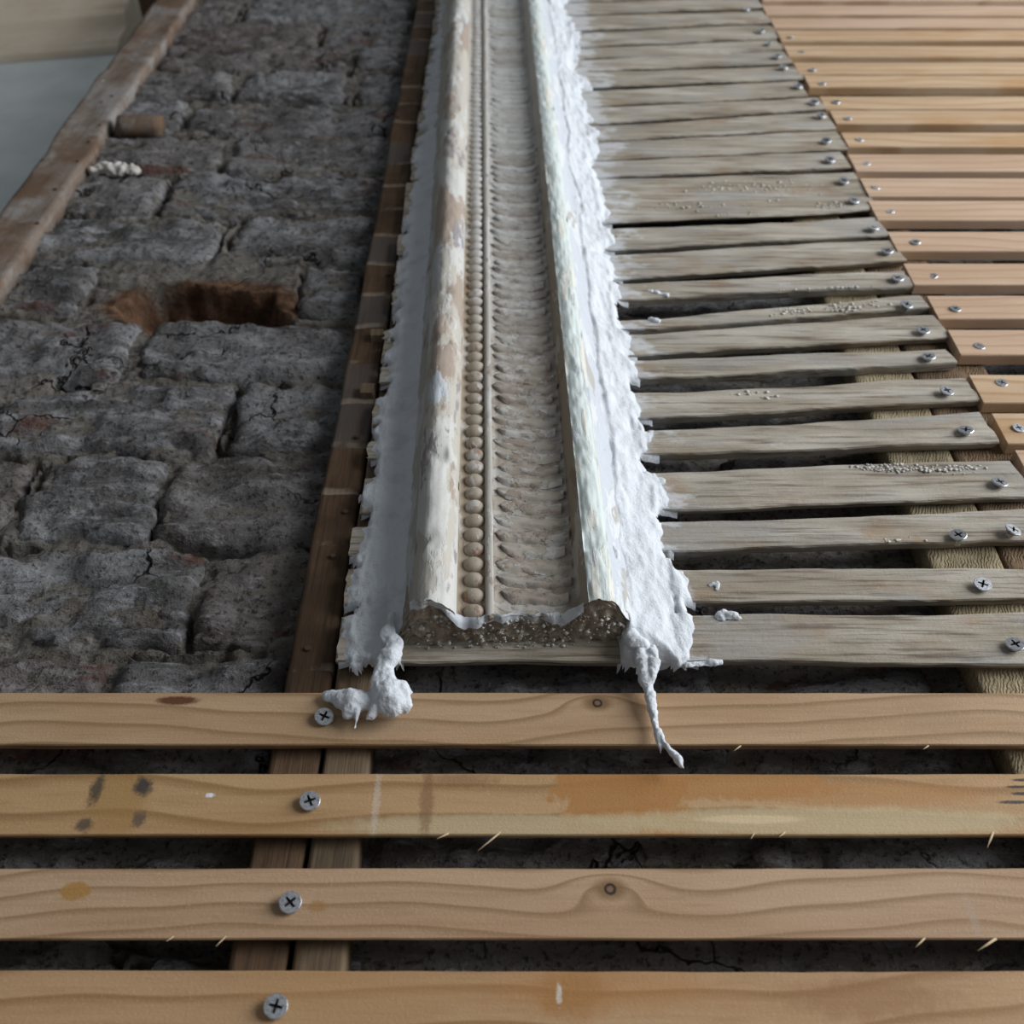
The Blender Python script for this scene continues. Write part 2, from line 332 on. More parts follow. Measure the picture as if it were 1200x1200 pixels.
RECT = []
def brick(x0, x1, z0, z1, seed):
    RECT.append((x0, x1, z0, z1))
    dense = x0 < -0.06
    st = 0.0030 if dense else 0.008
    nx = max(6, int((x1 - x0) / st)); nz = max(5, int((z1 - z0) / st))
    tx, tz, ty = random.uniform(-.02, .02), random.uniform(-.03, .03), random.uniform(-.0018, .0014)
    cx, cz = (x0 + x1) / 2, (z0 + z1) / 2
    def pt(i, j):
        u = -1 + 2 * (i - 1) / (nx - 3); w = -1 + 2 * (j - 1) / (nz - 3)
        rim = u < -1.0001 or u > 1.0001 or w < -1.0001 or w > 1.0001
        u = max(-1, min(1, u)); w = max(-1, min(1, w))
        # rounded corners
        k = 1 - 0.05 * (abs(u) ** 4) * (abs(w) ** 4)
        x = cx + u * k * (x1 - x0) / 2; z = cz + w * k * (z1 - z0) / 2
        e = max(abs(u), abs(w))
        x += n3(z * 40, seed, x * 12) * 0.0045 * abs(u) ** 2; z += n3(x * 30, seed + 9, z * 12) * 0.0048 * abs(w) ** 2
        ex = (1 - abs(u)) * (x1 - x0) / 2; ez = (1 - abs(w)) * (z1 - z0) / 2
        ed = min(ex, ez); y = YB - 0.0016 + ty + tx * (x - cx) + tz * (z - cz)
        y += 0.0040 * (1 - smooth(0, 0.006, ed)) ** 1.6
        fl = n3(x * 38, seed * 2.1, z * 90, 4)
        y += n3(x * 24, seed * 3.7, z * 50, 4) * 0.0042 + n3(x * 120, seed, z * 220, 3) * 0.0020 + 0.0022 * smooth(.10, .16, fl) - 0.0016 * smooth(-.12, -.18, fl)
        y -= 0.0012 * abs(n3(x * 14, seed + 4, z * 60, 3))
        if rim: y += 0.014
        return Vector((x, y, z))
    v, f = grid(pt, nx, nz)
    return mk('brick', v, f, MAT['brick'], wb)
CH = P(200, 530, YB).z - P(200, 640, YB).z
CH = (P(200, 448, YB).z - P(200, 765, YB).z) / 3
zc = P(200, 640, YB).z
known = {0: [(-120, 16), (34, 190), (193, 395)], -1: [(-90, 228), (236, 420)], 1: [(-10, 262), (278, 470)], -2: [(-60, 120), (126, 330)]}
row = 0
for r in range(-4, 17):
    za, zb = zc + CH * r + 0.0042, zc + CH * (r + 1) - 0.0042
    za += random.uniform(-.002, .002); zb += random.uniform(-.002, .002)
    if zb < BOTZ or za > TOPZ: continue
    pm = 600
    x = XL - random.uniform(0, 0.10)
    spans = []
    if r in known:
        ym = (za + zb) / 2
        # row of the course middle on screen
        dy = YB - CAM.y; dz = ym - CAM.z
        fw = dy * FWD.y + dz * FWD.z; px2m = fw / F
        spans = [((a - 600) * px2m, (b - 600) * px2m) for a, b in known[r]]
        spans = [(max(a, XL), b) for a, b in spans if b > XL + 0.02]
        x = spans[-1][1] + 0.009
    k = r
    while x < XR:
        L = (0.100 if k % 2 else 0.185) + random.uniform(-.012, .012)
        a, b = max(x, XL), min(x + L, XR)
        if b - a > 0.03: spans.append((a, b))
        x += L + random.uniform(0.006, 0.012); k += 1 if random.random() < .8 else 2
    for (a, b) in spans:
        zm = (za + zb) / 2
        if abs(zm - HC.z) < CH * 0.52:                      # broken-out brick
            if a < HC.x + 0.055 and b > HC.x - 0.055:
                if b > HC.x + 0.075: a = HC.x + 0.058
                elif a < HC.x - 0.075: b = HC.x - 0.055
                else: continue
                if b - a < 0.02: continue
        brick(a, b, za, zb, random.uniform(0, 90))
# pointing: nearly flush, opened up along some brick edges
def joint(x, z):
    d = 1.0; x, z = x + n3(x * 50, 71, z * 50, 3) * 0.004, z + n3(x * 50, 75, z * 50, 3) * 0.004
    for (a_, b_, c_, e_) in ROWS[int((z - BOTZ) / 0.02)]:
        if a_ - .006 < x < b_ + .006 and c_ - .006 < z < e_ + .006:
            q_ = max(a_ - x, x - b_, c_ - z, z - e_); d = min(d, abs(q_ - 0.0012))
    return d
ROWS = [[r_ for r_ in RECT if r_[3] > BOTZ + k * .02 - .01 and r_[2] < BOTZ + k * .02 + .03] for k in range(int((TOPZ - BOTZ) / .02) + 2)]
def mortar_grid(xa, xb, nx, nz, fine):
    def pt(i, j):
        x = xa + (xb - xa) * i / (nx - 1); z = BOTZ + (TOPZ - BOTZ) * j / (nz - 1)
        y = YB + 0.0014 + n3(x * 22, 0, z * 30, 4) * 0.0034 + n3(x * 110, 2, z * 150, 3) * 0.0016
        if fine: y += 0.0085 * smooth(0.0032, 0.0008, joint(x, z)) * smooth(-0.06, 0.10, n3(x * 20, 44, z * 26, 3))
        hh = hole(x, z)
        return Vector((x, y + hh * (0.030 + 0.010 * n3(x * 40, 12, z * 60, 4)), z))
    v, f = grid(pt, nx, nz); return mk('mortar', v, f, MAT['mortar'], wb)
mortar_grid(XL, -0.075, 200, 820, True); mortar_grid(-0.0752, XR, 160, 240, False)
# brick stub left in the hole
sc = P(305, 352, 0.045)
v, f = box(sc.x - 0.026, sc.x + 0.018, 0.0275, 0.062, sc.z - 0.002, sc.z + 0.026)
m = NM('raw_brick', 0.95, 0.1); rawbrick = m.done(m.mix(m.range(m.noise(m.pos, 80, 5, 0.6), 0.4, 0.65), (0.10, 0.045, 0.022), (0.16, 0.085, 0.045)), m.noise(m.pos, 250, 5, 0.7), 0.003, 0.8)
o = mk('brick', v, f, rawbrick, wb, sm=False)

# recessed grey wall beyond the post, with its cream cornice
A = Vector((-1.60, 0.3100, 0)); B = Vector((-0.20, 0.1966, 0)); dirw = (B - A).normalized(); nrm = Vector((dirw.y, -dirw.x, 0))
def wallpt(t, out, z): p = A + dirw * t + nrm * out; return Vector((p.x, p.y, z))
Lw = (B - A).length
v = [wallpt(t, o_, z) for t in (0, Lw) for o_ in (0, -0.10) for z in (0.9, 3.18)]
o = mk('wall_left', v, [(0, 1, 3, 2), (4, 6, 7, 5), (0, 4, 5, 1), (2, 3, 7, 6), (0, 2, 6, 4), (1, 5, 7, 3)], MAT['greywall'], sm=False)
tag(o, 'smooth grey painted wall set back behind the stained post', None, None, 'structure')
prof = [(0.0, 0.0), (0.010, 0.0), (0.010, 0.012), (0.014, 0.020), (0.016, 0.060), (0.020, 0.066), (0.034, 0.070), (0.037, 0.082), (0.034, 0.094), (0.040, 0.098), (0.044, 0.125), (0.056, 0.150), (0.078, 0.170), (0.10, 0.180), (0.10, 0.20), (0.13, 0.21), (0.13, 0.282), (0.0, 0.282)]
tend = (P(152, 4, 0.20) - A).dot(dirw) + 0.01
zc0 = 2.897
v = [wallpt(t, 0.0006 + a, zc0 + b) for t in (0, tend) for a, b in prof]; n = len(prof)
f = [(k, k + 1, n + k + 1, n + k) for k in range(n - 1)] + [tuple(range(n, 2 * n)), tuple(range(n - 1, -1, -1))]
o = mk('trim_1', v, f, MAT['cream'], sm=False); tag(o, 'cream painted cornice moulding running along top of grey wall', None, None, 'structure')

v, f = box(-1.7, 1.0, -0.55, 0.34, 3.18, 3.22); o = mk('ceiling', v, f, MAT['greywall'], sm=False); tag(o, 'plain painted ceiling above the wall', None, None, 'structure')
# ------------------------------------------------------------------ timbers on the brick
def timber(name, x0, x1, y0, y1, z0, z1, mat, label, cat, group=None, seed=1.0, wob=0.0008, nz=120):
    ring = [(x0, y1), (x0, y0 + 0.0012), (x0 + 0.0012, y0)] + [(x0 + (x1 - x0) * k / 8, y0) for k in range(1, 8)] + [(x1 - 0.0012, y0), (x1, y0 + 0.0012), (x1, y1)]
    n = len(ring)
    def pt(i, j):
        x, y = ring[i]; z = z0 + (z1 - z0) * j / (nz - 1)
        s_ = 0 if i in (0, n - 1) else 1
        return Vector((x + n3(x * 4, seed, z * 14) * wob * 1.6, y + s_ * n3(x * 60, seed, z * 25) * wob, z))
    v, f = grid(pt, n, nz)
    f += [tuple(range(n - 1, -1, -1)), tuple(range(n * (nz - 1), n * nz)), ]
    f += [(j * n, (j + 1) * n, (j + 2) * n - 1, (j + 1) * n - 1) for j in range(nz - 1)]
    o = mk(name, v, f, mat, None); tag(o, label, cat, group); return o
YS = 0.0066                                              # stud face, the laths lie on it
kk = (D0 + YS) / math.cos(PHI) 
s1 = timber('timber_stud', -0.1965 * kk, -0.1565 * kk, YS + 0.0006, 0.0205, 1.36, 2.66, MAT['stud_brown'], 'dark brown stud board with pale lath prints between bricks and moulding', 'stud', None, 1.3)
s2 = timber('timber_stud', -0.1535 * kk, -0.1165 * kk, YS, 0.0205, 1.36, 2.66, MAT['stud_grey'], 'grey brown stud board under the left ends of the old laths', 'stud', None, 2.3)
s3 = timber('timber_stud', 0.400 * kk, 0.4705 * kk, YS, 0.0205, 1.36, 2.66, MAT['stud_pale'], 'pale rough-sawn stud board under the right ends of the old laths', 'stud', None, 3.3)
s4 = timber('timber_stud', 0.4735 * kk, 0.561 * kk, YS + 0.0004, 0.0205, 1.36, 2.66, MAT['stud_dark_sawn'], 'brown rough-sawn stud board where the new short laths begin', 'stud', None, 4.3)
YP = 0.0100
kp = (D0 + YP) / math.cos(PHI)
post = timber('timber_post', -0.742 * kp, -0.668 * kp, YP, 0.0225, 1.36, 2.66, MAT['post'], 'brown plaster-stained post standing between grey wall and brickwork', 'post', None, 5.3, 0.0016)
v, f = box(-0.3720, -0.3535, 0.0240, 0.19, 1.36, 2.66)
o = mk('timber_lining', v, f, MAT['post'], sm=False); tag(o, 'brown board lining the wall edge behind the stained post', 'board')
# dark block added in place of the dark hollow at the cornice end
q = P(165, 6, 0.12)
v, f = box(q.x + 0.002, q.x + 0.05, 0.10, 0.175, q.z - 0.012, q.z + 0.20)
o = mk('dark_hollow_block', v, f, MAT['nail'], sm=False); tag(o, 'dark brown block standing in for the dark hollow beside the cream cornice', 'dark block')
# round wooden plug beside the post
def tube(path, radii, n=10, cap=True, squash=1.0):
    vs, fs = [], []
    for k, (p, r) in enumerate(zip(path, radii)):
        a = path[min(k + 1, len(path) - 1)] - path[max(k - 1, 0)]; a.normalize()
        s_ = a.cross(Vector((0, 1, 0)));
        if s_.length < 1e-4: s_ = a.cross(Vector((0, 0, 1)))
        s_.normalize(); u_ = s_.cross(a).normalized()
        for q_ in range(n):
            t = 2 * math.pi * q_ / n; vs.append(p + s_ * (r * math.cos(t)) + u_ * (r * squash * math.sin(t)))
    for k in range(len(path) - 1):
        for q_ in range(n):
            a = k * n + q_; b = k * n + (q_ + 1) % n; fs.append((a, b, b + n, a + n))
    if cap: fs += [tuple(range(n - 1, -1, -1)), tuple(range((len(path) - 1) * n, len(path) * n))]
    return vs, fs
a, b = P(140, 148, 0.013), P(190, 148, 0.013)
path = [a + (b - a) * k / 6 for k in range(7)]
v, f = tube(path, [0.0085, 0.009, 0.0092, 0.009, 0.0094, 0.009, 0.0078], 14)
v = [p + Vector((0, 0, n3(p.x * 120, p.y * 120, p.z * 120) * 0.004)) for p in v]
o = mk('wooden_plug', v, f, MAT['post']); tag(o, 'short round wooden plug sticking out of brickwork by the post', 'wooden plug')
# pale mortar lump by the post
def blob(name, balls, mat, parent, vox=0.0008, disp=0.0008, dscale=0.006, origin=None):
    """lump of plaster: overlapping balls (x, y, z, r[, sy]) fused by a voxel remesh"""
    bm = bmesh.new()
    for bl in balls:
        r = bl[3]; sy = bl[4] if len(bl) > 4 else 1.0
        M_ = Matrix.Translation(Vector(bl[:3])) @ Matrix.Diagonal((1, sy, 1, 1))
        bmesh.ops.create_icosphere(bm, subdivisions=2, radius=r, matrix=M_)
    me = bpy.data.meshes.new(name); bm.to_mesh(me); bm.free()
    tmp = bpy.data.objects.new(name + '_tmp', me); COL.objects.link(tmp)
    md = tmp.modifiers.new('r', 'REMESH'); md.mode = 'VOXEL'; md.voxel_size = vox
    s2_ = tmp.modifiers.new('s', 'SMOOTH'); s2_.factor = 0.5; s2_.iterations = 3
    dg = bpy.context.evaluated_depsgraph_get(); ev = tmp.evaluated_get(dg).to_mesh()
    vs = [v_.co.copy() for v_ in ev.vertices]; ns = [v_.normal.copy() for v_ in ev.vertices]; fs = [tuple(p.vertices) for p in ev.polygons]
    tmp.evaluated_get(dg).to_mesh_clear(); bpy.data.objects.remove(tmp); bpy.data.meshes.remove(me)
    k = 1 / dscale
    vs = [p + n_ * (n3(p.x * k, p.y * k, p.z * k, 4) * disp) for p, n_ in zip(vs, ns)]
    return mk(name, vs, fs, mat, parent, origin)
c0 = P(135, 202, 0.020)
o = blob('mortar_lump', [(c0.x + random.uniform(-.015, .015), 0.0175, c0.z + random.uniform(-.004, .006), random.uniform(.0035, .006), .8) for k in range(14)], MAT['crumb'], None, 0.001, 0.004, 0.008)
tag(o, 'pale lump of mortar on bricks beside the stained post', 'mortar lump')

# ------------------------------------------------------------------ screws and nails
def screw_mesh():
    bm = bmesh.new(); R = 0.0040; N = 28
    circ = [bm.verts.new((R * 0.93 * math.cos(2 * math.pi * k / N), 0, R * 0.93 * math.sin(2 * math.pi * k / N))) for k in range(N)]
    a, L = 0.00052, 0.0023
    pts = [(a, a), (a * .75, L), (-a * .75, L), (-a, a), (-L, a * .75), (-L, -a * .75), (-a, -a), (-a * .75, -L), (a * .75, -L), (a, -a), (L, -a * .75), (L, a * .75)]
    cr = [bm.verts.new((x, 0, z)) for x, z in pts]
    es = [bm.edges.new((circ[k], circ[(k + 1) % N])) for k in range(N)] + [bm.edges.new((cr[k], cr[(k + 1) % 12])) for k in range(12)]
    bmesh.ops.triangle_fill(bm, edges=es, use_beauty=True)
    # triangle_fill may also fill the cross; drop those faces
    for fc in [fc for fc in bm.faces if all(v_ in cr for v_ in fc.verts) and math.hypot(fc.calc_center_median().x, fc.calc_center_median().z) < 0.0024 and (abs(fc.calc_center_median().x) < a * .8 or abs(fc.calc_center_median().z) < a * .8)]:
        bm.faces.remove(fc)
    bot = [bm.verts.new((v_.co.x * 0.72, 0.0016, v_.co.z * 0.72)) for v_ in cr]
    slot = []
    for k in range(12): slot.append(bm.faces.new((cr[k], cr[(k + 1) % 12], bot[(k + 1) % 12], bot[k])))
    slot.append(bm.faces.new(bot))
    prev = circ
    for rr, yy in ((R, 0.0003), (R * 0.985, 0.0007), (0.0019, 0.0028), (0.0017, 0.0062)):
        ring = [bm.verts.new((rr * math.cos(2 * math.pi * k / N), yy, rr * math.sin(2 * math.pi * k / N))) for k in range(N)]
        for k in range(N): bm.faces.new((prev[k], prev[(k + 1) % N], ring[(k + 1) % N], ring[k]))
        prev = ring
    bm.faces.new(prev)
    bmesh.ops.recalc_face_normals(bm, faces=bm.faces)
    for fc in slot: fc.material_index = 1
    me = bpy.data.meshes.new('screw'); bm.to_mesh(me); bm.free()
    me.materials.append(MAT['screw']); me.materials.append(MAT['slot']); return me
SCREW = screw_mesh()
def screw(px, py, parent, proud=0.0022, tilt=(None, None), Y=0.0):
    p = P(px, py, Y - proud); t = tuple(random.uniform(-.16, .16) if q_ is None else q_ for q_ in tilt)
    o = share('screw', SCREW, p, parent, Euler((t[0], 0, t[1])).to_matrix().to_euler())
    o.rotation_euler = (Matrix.Rotation(t[1], 3, 'Z') @ Matrix.Rotation(t[0], 3, 'X') @ Matrix.Rotation(random.uniform(0, 1.57), 3, 'Y')).to_euler()
    return o

# ------------------------------------------------------------------ new laths
def lath(x0, x1, ztop, w, mat, parent, y0=0.0, th=0.0063, seed=0.0, slope=0.0, nx=26, ends=0.0, lbl=None, under=0.0):
    """one sawn lath: ring of six points swept along x, softly uneven"""
    zt = lambda x: ztop + slope * x + n3(x * 6, seed, 1.0, 2) * 0.0004
    ring = [(0, 1), (0, .12), (.025, 0), (.985, 0), (1, .10), (1 - under, 1)]
    cx = (x0 + x1) / 2
    def pt(i, j):
        a, b = ring[i]; x = x0 + (x1 - x0) * j / (nx - 1)
        x += ends * (a - 0.5) * (1 if j in (0, nx - 1) else 0)
        y = y0 + b * th + (0 if b == 1 else n3(x * 5, seed + 3, 2.0, 2) * 0.0004)
        return Vector((x, y, zt(x) - a * w + (n3(x * 160, seed, a * 9, 2) * 0.00022)))
    v, f = grid(pt, 6, nx)
    f += [(5, 4, 3, 2, 1, 0), tuple(6 * (nx - 1) + k for k in range(6))]
    f += [(j * 6, (j + 1) * 6, (j + 1) * 6 + 5, j * 6 + 5) for j in range(nx - 1)]
    o = mk('lath', v, f, mat, parent, origin=(cx, y0 + th / 2, ztop - w / 2), sm=False)
    if lbl: o['label'] = lbl
    return o
OR, BRN = (0.40, 0.185, 0.055), (0.30, 0.15, 0.055)
longp = empty('lath_panel', P(600, 1230, 0.003)); tag(longp, 'long new pine laths running right across below the moulding end', 'lath panel')
LONG = [ # top row, base, dark, knots(px,py,r), stains(px,py,rx_px,ry_px,col,amt,wobble,soft), screw, label
 (811.0, 0.0256, (0.49, 0.328, 0.195), (0.25, 0.145, 0.065), [(700, 824, .0021)], [(208, 821, 24, 5, (0.11, 0.035, 0.015), .95, .35, .3), (430, 850, 60, 14, (0.36, 0.26, 0.17), .4, .4, .5), (1090, 840, 40, 20, (0.30, 0.20, 0.12), .25, .9, .4)], (380, 839), 'pale pine lath with small round knot and white plaster hanging on it'),
 (906.0, 0.0262, (0.485, 0.305, 0.155), (0.25, 0.135, 0.050), [], [(725, 936, 72, 46, OR, .85, .75, .10), (770, 960, 50, 22, OR, .7, .7, .15), (850, 920, 130, 17, OR, .75, .6, .2), (1020, 930, 150, 14, OR, .55, .5, .4), (590, 968, 190, 14, (0.50, 0.40, 0.24), .7, .3, .3), (960, 962, 260, 16, (0.52, 0.41, 0.24), .75, .35, .3), (880, 960, 60, 5, (0.66, 0.50, 0.30), .8, .3, .3),
   (140, 940, 34, 40, (0.34, 0.19, 0.06), .6, .5, .4), (113, 925, 7, 16, (0.05, 0.045, 0.035), .85, .9, .5), (167, 922, 10, 11, (0.03, 0.035, 0.04), .9, .9, .5), (99, 967, 9, 8, (0.05, 0.045, 0.035), .8, .9, .5), (163, 960, 8, 9, (0.06, 0.055, 0.055), .7, .9, .5), (500, 940, 8, 40, (0.20, 0.10, 0.045), .6, .9, .5), (540, 915, 40, 8, (0.22, 0.11, 0.05), .5, .9, .5), (1198, 914, 12, 1.6, (0.02, 0.02, 0.02), .9, .5, .4), (1192, 922, 14, 1.5, (0.02, 0.02, 0.02), .9, .5, .4), (1197, 930, 12, 1.8, (0.02, 0.02, 0.02), .9, .6, .4), (1188, 940, 18, 2.0, (0.03, 0.03, 0.03), .9, .5, .4), (441, 940, 4, 36, (0.68, 0.66, 0.62), .28, 1.6, .5), (246, 932, 5, 2.5, (0.75, 0.78, 0.80), .9, .6, .3)], (363, 938), 'amber stained pine lath with dark resin patch and black blots'),
 (1017.0, 0.0260, (0.50, 0.338, 0.214), (0.26, 0.150, 0.070), [(715, 1042, .0022)], [(88, 1044, 18, 11, (0.38, 0.20, 0.055), .9, .3, .2), (372, 1062, 10, 7, (0.33, 0.17, 0.06), .7, .6, .4), (1140, 1075, 5, 26, (0.40, 0.30, 0.22), .5, .9, .4)], (340, 1057), 'pinkish pine lath with a knot in the middle and yellow spot'),
 (1137.0, 0.0262, (0.485, 0.302, 0.162), (0.27, 0.140, 0.050), [], [(670, 1165, 40, 30, (0.34, 0.16, 0.05), .7, .6, .5), (700, 1160, 150, 26, OR, .45, .5, .5), (1020, 1170, 90, 24, (0.28, 0.14, 0.06), .55, .7, .5), (420, 1160, 120, 40, (0.42, 0.24, 0.10), .5, .4, .5), (655, 1165, 3, 12, (0.72, 0.68, 0.62), .6, 1.4, .3)], (323, 1179), 'lowest orange-toned pine lath with brown stains'),
]
LONGO = []
for k, (py, w, base, dk, knots, stains, sc_, lb) in enumerate(LONG):
    zt = P(600, py, 0).z; cx = 0.02; cz = zt - w / 2
    K = [(P(a, b).x - cx, P(a, b).z - cz, r) for a, b, r in knots]
    ST = []
    for (a, b, rx, ry, cc, am, wo, so) in stains:
        c_ = P(a, b); ST.append((c_.x - cx, c_.z - cz, P(a + rx, b).x - c_.x, abs(P(a, b - ry).z - P(a, b + ry).z) / 2, cc, am, wo, so))
    mt = pine('pine_long_lath', base, dk, K, ST, freq=(105, 80, 120, 85)[k], seed=3.7 + k * 5.3)
    o = lath(-0.335, 0.375, zt, w, mt, longp, 0.0, 0.0064, k * 3.1, slope=0.0, nx=60, lbl=lb, under=0.085)
    LONGO.append(o); screw(sc_[0], sc_[1], o, 0.0024, (0.12, 0.16))
shortp = empty('lath_panel', P(1150, 520, 0.003)); tag(shortp, 'short new pine laths stacked up beside ends of the old laths', 'lath panel')
tops = [(-24, 884), (-9, 889), (7, 893), (22, 902), (37, 910), (55, 918), (73, 930), (89, 942), (113, 960), (130, 972), (156, 985), (182, 993), (210, 1007), (237, 1017), (272, 1040), (310, 1058), (347, 1086), (388, 1110), (440, 1135), (485, 1162), (527, 1189)]
SCR = {4: (927, 43), 5: (939, 61), 6: (953, 81), 7: (964, 97), 8: (980, 119), 9: (994, 138), 10: (1008, 163), 11: (1015, 191), 12: (1027, 219), 13: (1043, 247), 14: (1073, 283), 15: (1093, 323), 16: (1120, 361), 17: (1148, 405), 18: (1174, 448), 19: (1194, 501)}
zprev = None
for k, (py, px) in enumerate(tops):
    p = P(px, py, 0); w = 0.0262 if k < 14 else 0.0258
    if k >= 11: w = 0.0285 if k < 14 else 0.0262
    if zprev is not None: w = w
    o = lath(p.x, 0.70, p.z, w, MAT['short_pine_b'] if k in (4, 5, 6, 7, 8, 9, 10, 18, 19) else MAT['short_pine'], shortp, random.uniform(-.0008, .0004) - 0.0004, 0.0068, k * 1.7, slope=random.uniform(-.002, .002), nx=20)
    if k in SCR: screw(*SCR[k], o, 0.0014).scale = (0.84, 0.84, 0.84)

# ------------------------------------------------------------------ old laths, from the lowest up
# (left x, top, bottom), (right x, top, bottom), extra top points, end beyond frame, screws
OLD = [
 ((805, 722, 781), (1190, 719, 785), 0.335, [(1190, 754)]),
 ((805, 666, 710), (1190, 666, 707), 0.322, [(1152, 684)]),
 ((805, 612, 651), (1190, 598, 639), 0.266, [(1123, 626), (1188, 620)]),
 ((800, 554, 602), (1186, 538, 588), None, [(1172, 564)]),
 ((800, 507, 538), (1150, 485, 525), None, [(1132, 503)]),
 ((800, 460, 495), (1132, 442, 475), None, [(1110, 457)]),
 ((800, 422, 447), (1110, 409, 432), None, [(1088, 417)]),
 ((757, 391, 421), (1096, 367, 401), None, [(1082, 386)]),
 ((770, 374, 391), (1079, 345, 366), None, [(1063, 356)]),
 ((743, 333, 357), (1060, 317, 341), None, [(1052, 325)]),
 ((720, 298, 331), (1047, 280, 311), None, [(1040, 293)]),
 ((712, 270, 294), (1029, 255, 278), None, [(1024, 266)]),
 ((705, 210, 262), (1003, 201, 248), None, [(989, 211), (1001, 234)]),
 ((702, 190, 209), (986, 177, 197), None, [(973, 186)]),
 ((699, 167, 189), (981, 153, 176), None, [(968, 164)]),
 ((699, 148, 165), (968, 131, 152), None, [(963, 134)]),
 ((697, 126, 146), (960, 115, 129), None, [(954, 119)]),
 ((692, 107, 125), (936, 95, 114), None, [(936, 100)]),
 ((687, 84, 103), (934, 77, 93), None, [(919, 78)]),
 ((675, 70, 84), (920, 60, 75), None, [(911, 65)]),
 ((677, 57, 70), (911, 46, 60), None, [(901, 50)]),
 ((675, 38, 55), (904, 28, 45), None, [(892, 35)]),
 ((675, 20, 37), (895, 14, 28), None, []),
 ((665, 4, 18), (887, -2, 10), None, [(875, 10)]),
 ((660, -12, 3), (880, -16, -4), None, []),
 ((655, -27, -13), (872, -32, -18), None, []),
]
oldp = empty('lath_panel', P(900, 790, 0.003)); tag(oldp, 'weathered grey split laths on which the plaster moulding is fixed', 'lath panel')
OL = []
for k, (l, r, xe, sc_) in enumerate(OLD):
    tl, tr = P(l[0], l[1]), P(r[0], r[1]); bl, br = P(l[0], l[2], 0.0036 if k < 11 else 0.001), P(r[0], r[2], 0.0036 if k < 11 else 0.001)
    def line(a, b, x, damp=0.45):
        s_ = (b.z - a.z) / (b.x - a.x)
        if x < a.x: return a.z + s_ * damp * (x - a.x)
        return a.z + s_ * (x - a.x)
    x1 = xe if xe else max(tr.x, br.x)
    x0 = (-0.0765 + random.uniform(-.0008, .0022)) if k else -0.0755
    OL.append(dict(x0=x0, x1=x1, top=(tl, tr), bot=(bl, br), line=line, seed=k * 5.3 + 1.7, yo=random.uniform(-.0012, .0004), scr=sc_))
def otop(k, x):
    d = OL[k]; z = d['line'](*d['top'], x) + n3(x * 16, d['seed'], .5, 3) * 0.0016
    if k == 4: z += 0.0022 * math.exp(-((x - 0.105) / 0.05) ** 2)
    return z
def obot(k, x):
    d = OL[k]; z = d['line'](*d['bot'], x) + n3(x * 16, d['seed'] + 20, .5, 3) * 0.0016
    if k > 0: z = max(z, otop(k - 1, x) + 0.0006)
    return min(z, otop(k, x) - 0.006)
OLDO = []
NXO = 70
LBL = {0: 'widest lowest old lath, cracked along its grain', 3: 'old lath with a row of plaster crumbs along its top edge', 4: 'old lath with wavy split edge and dark nail hole', 12: 'broad old lath with crusty plaster patches', 8: 'old lath dipping away below the widest gap'}
ENDS = {}
for k, d in enumerate(OL):
    x0, x1 = d['x0'], d['x1']; jag = [random.uniform(-.0012, .0012) for _ in range(9)]
    ring = [(0, 1), (0, .16), (.012, .03), (.06, 0), (.3, 0), (.5, 0), (.7, 0), (.94, 0), (.985, .04), (1, .2), (.90, 1)]; n = len(ring)
    skew = 0.004
    def pt(i, j):
        a, b = ring[i]; x = x0 + (x1 - x0) * j / (NXO - 1)
        if j == NXO - 1 and d['x1'] < 0.30: x += skew * (a - .5) * 0.8 + jag[i % 9] * .5
        if j == 0: x += jag[i % 9]
        t_, b_ = otop(k, x), obot(k, x)
        z = t_ + (b_ - t_) * a
        z += n3(x * 150, d['seed'], a * 4, 2) * 0.0005 * (1 if a in (0, 1) else 0)
        y = b * 0.0062 + (0 if b == 1 else d['yo'] * (1 - b) + n3(x * 22, a * 2.2, d['seed'], 3) * 0.0007 * (1 - b))
        return Vector((x, min(y, 0.0062), z))
    v, f = grid(pt, n, NXO)
    f += [tuple(range(n - 1, -1, -1)), tuple(n * (NXO - 1) + q_ for q_ in range(n))]
    f += [(j * n, (j + 1) * n, (j + 1) * n + n - 1, j * n + n - 1) for j in range(NXO - 1)]
    o = mk('lath', v, f, MAT['old_lath'], oldp, sm=False)
    if k in LBL: o['label'] = LBL[k]
    OLDO.append(o)
    for (sx, sy) in d['scr']: screw(sx, sy, o, 0.0030 if (sx, sy) != (1188, 620) else 0.0036, (None, None) if (sx, sy) != (1188, 620) else (-0.10, 0.28), Y=d['yo'])
def on_lath(x, z):
    for k in range(len(OL)):
        if OL[k]['x0'] <= x <= OL[k]['x1'] and obot(k, x) <= z <= otop(k, x): return True
    return False
# crusts of plaster left on some old laths
def crust(k, pts, parent):
    vs, fs = [], []
    for (px, py, sp, cnt) in pts:
        for _ in range(int(cnt * 1.7)):
            c_ = P(px + random.gauss(0, sp * 1.15), py + random.gauss(0, sp * 0.22), 0); r = random.choice((.0004, .0005, .0007, .0009, .0013))
            t_, b_ = otop(k, c_.x), obot(k, c_.x); c_.z = min(max(c_.z, b_ + .001), t_ - .001); c_.y = OL[k]['yo'] - r * 0.15
            b0 = len(vs); rr = [random.uniform(.6, 1.2) for _ in range(6)]
            for q_, dv in enumerate(((1, 0, 0), (0, 0, 1), (-1, 0, 0), (0, 0, -1), (0, -1, 0), (0, 1, 0))):
                vs.append(c_ + Vector((dv[0] * r * 1.4, dv[1] * r * .7, dv[2] * r)) * rr[q_])
            for q_ in range(4): fs.append((b0 + q_, b0 + (q_ + 1) % 4, b0 + 4)); fs.append((b0 + (q_ + 1) % 4, b0 + q_, b0 + 5))
    o = mk('plaster_crust', vs, fs, MAT['crumb'], parent); o['kind'] = 'stuff'; return o
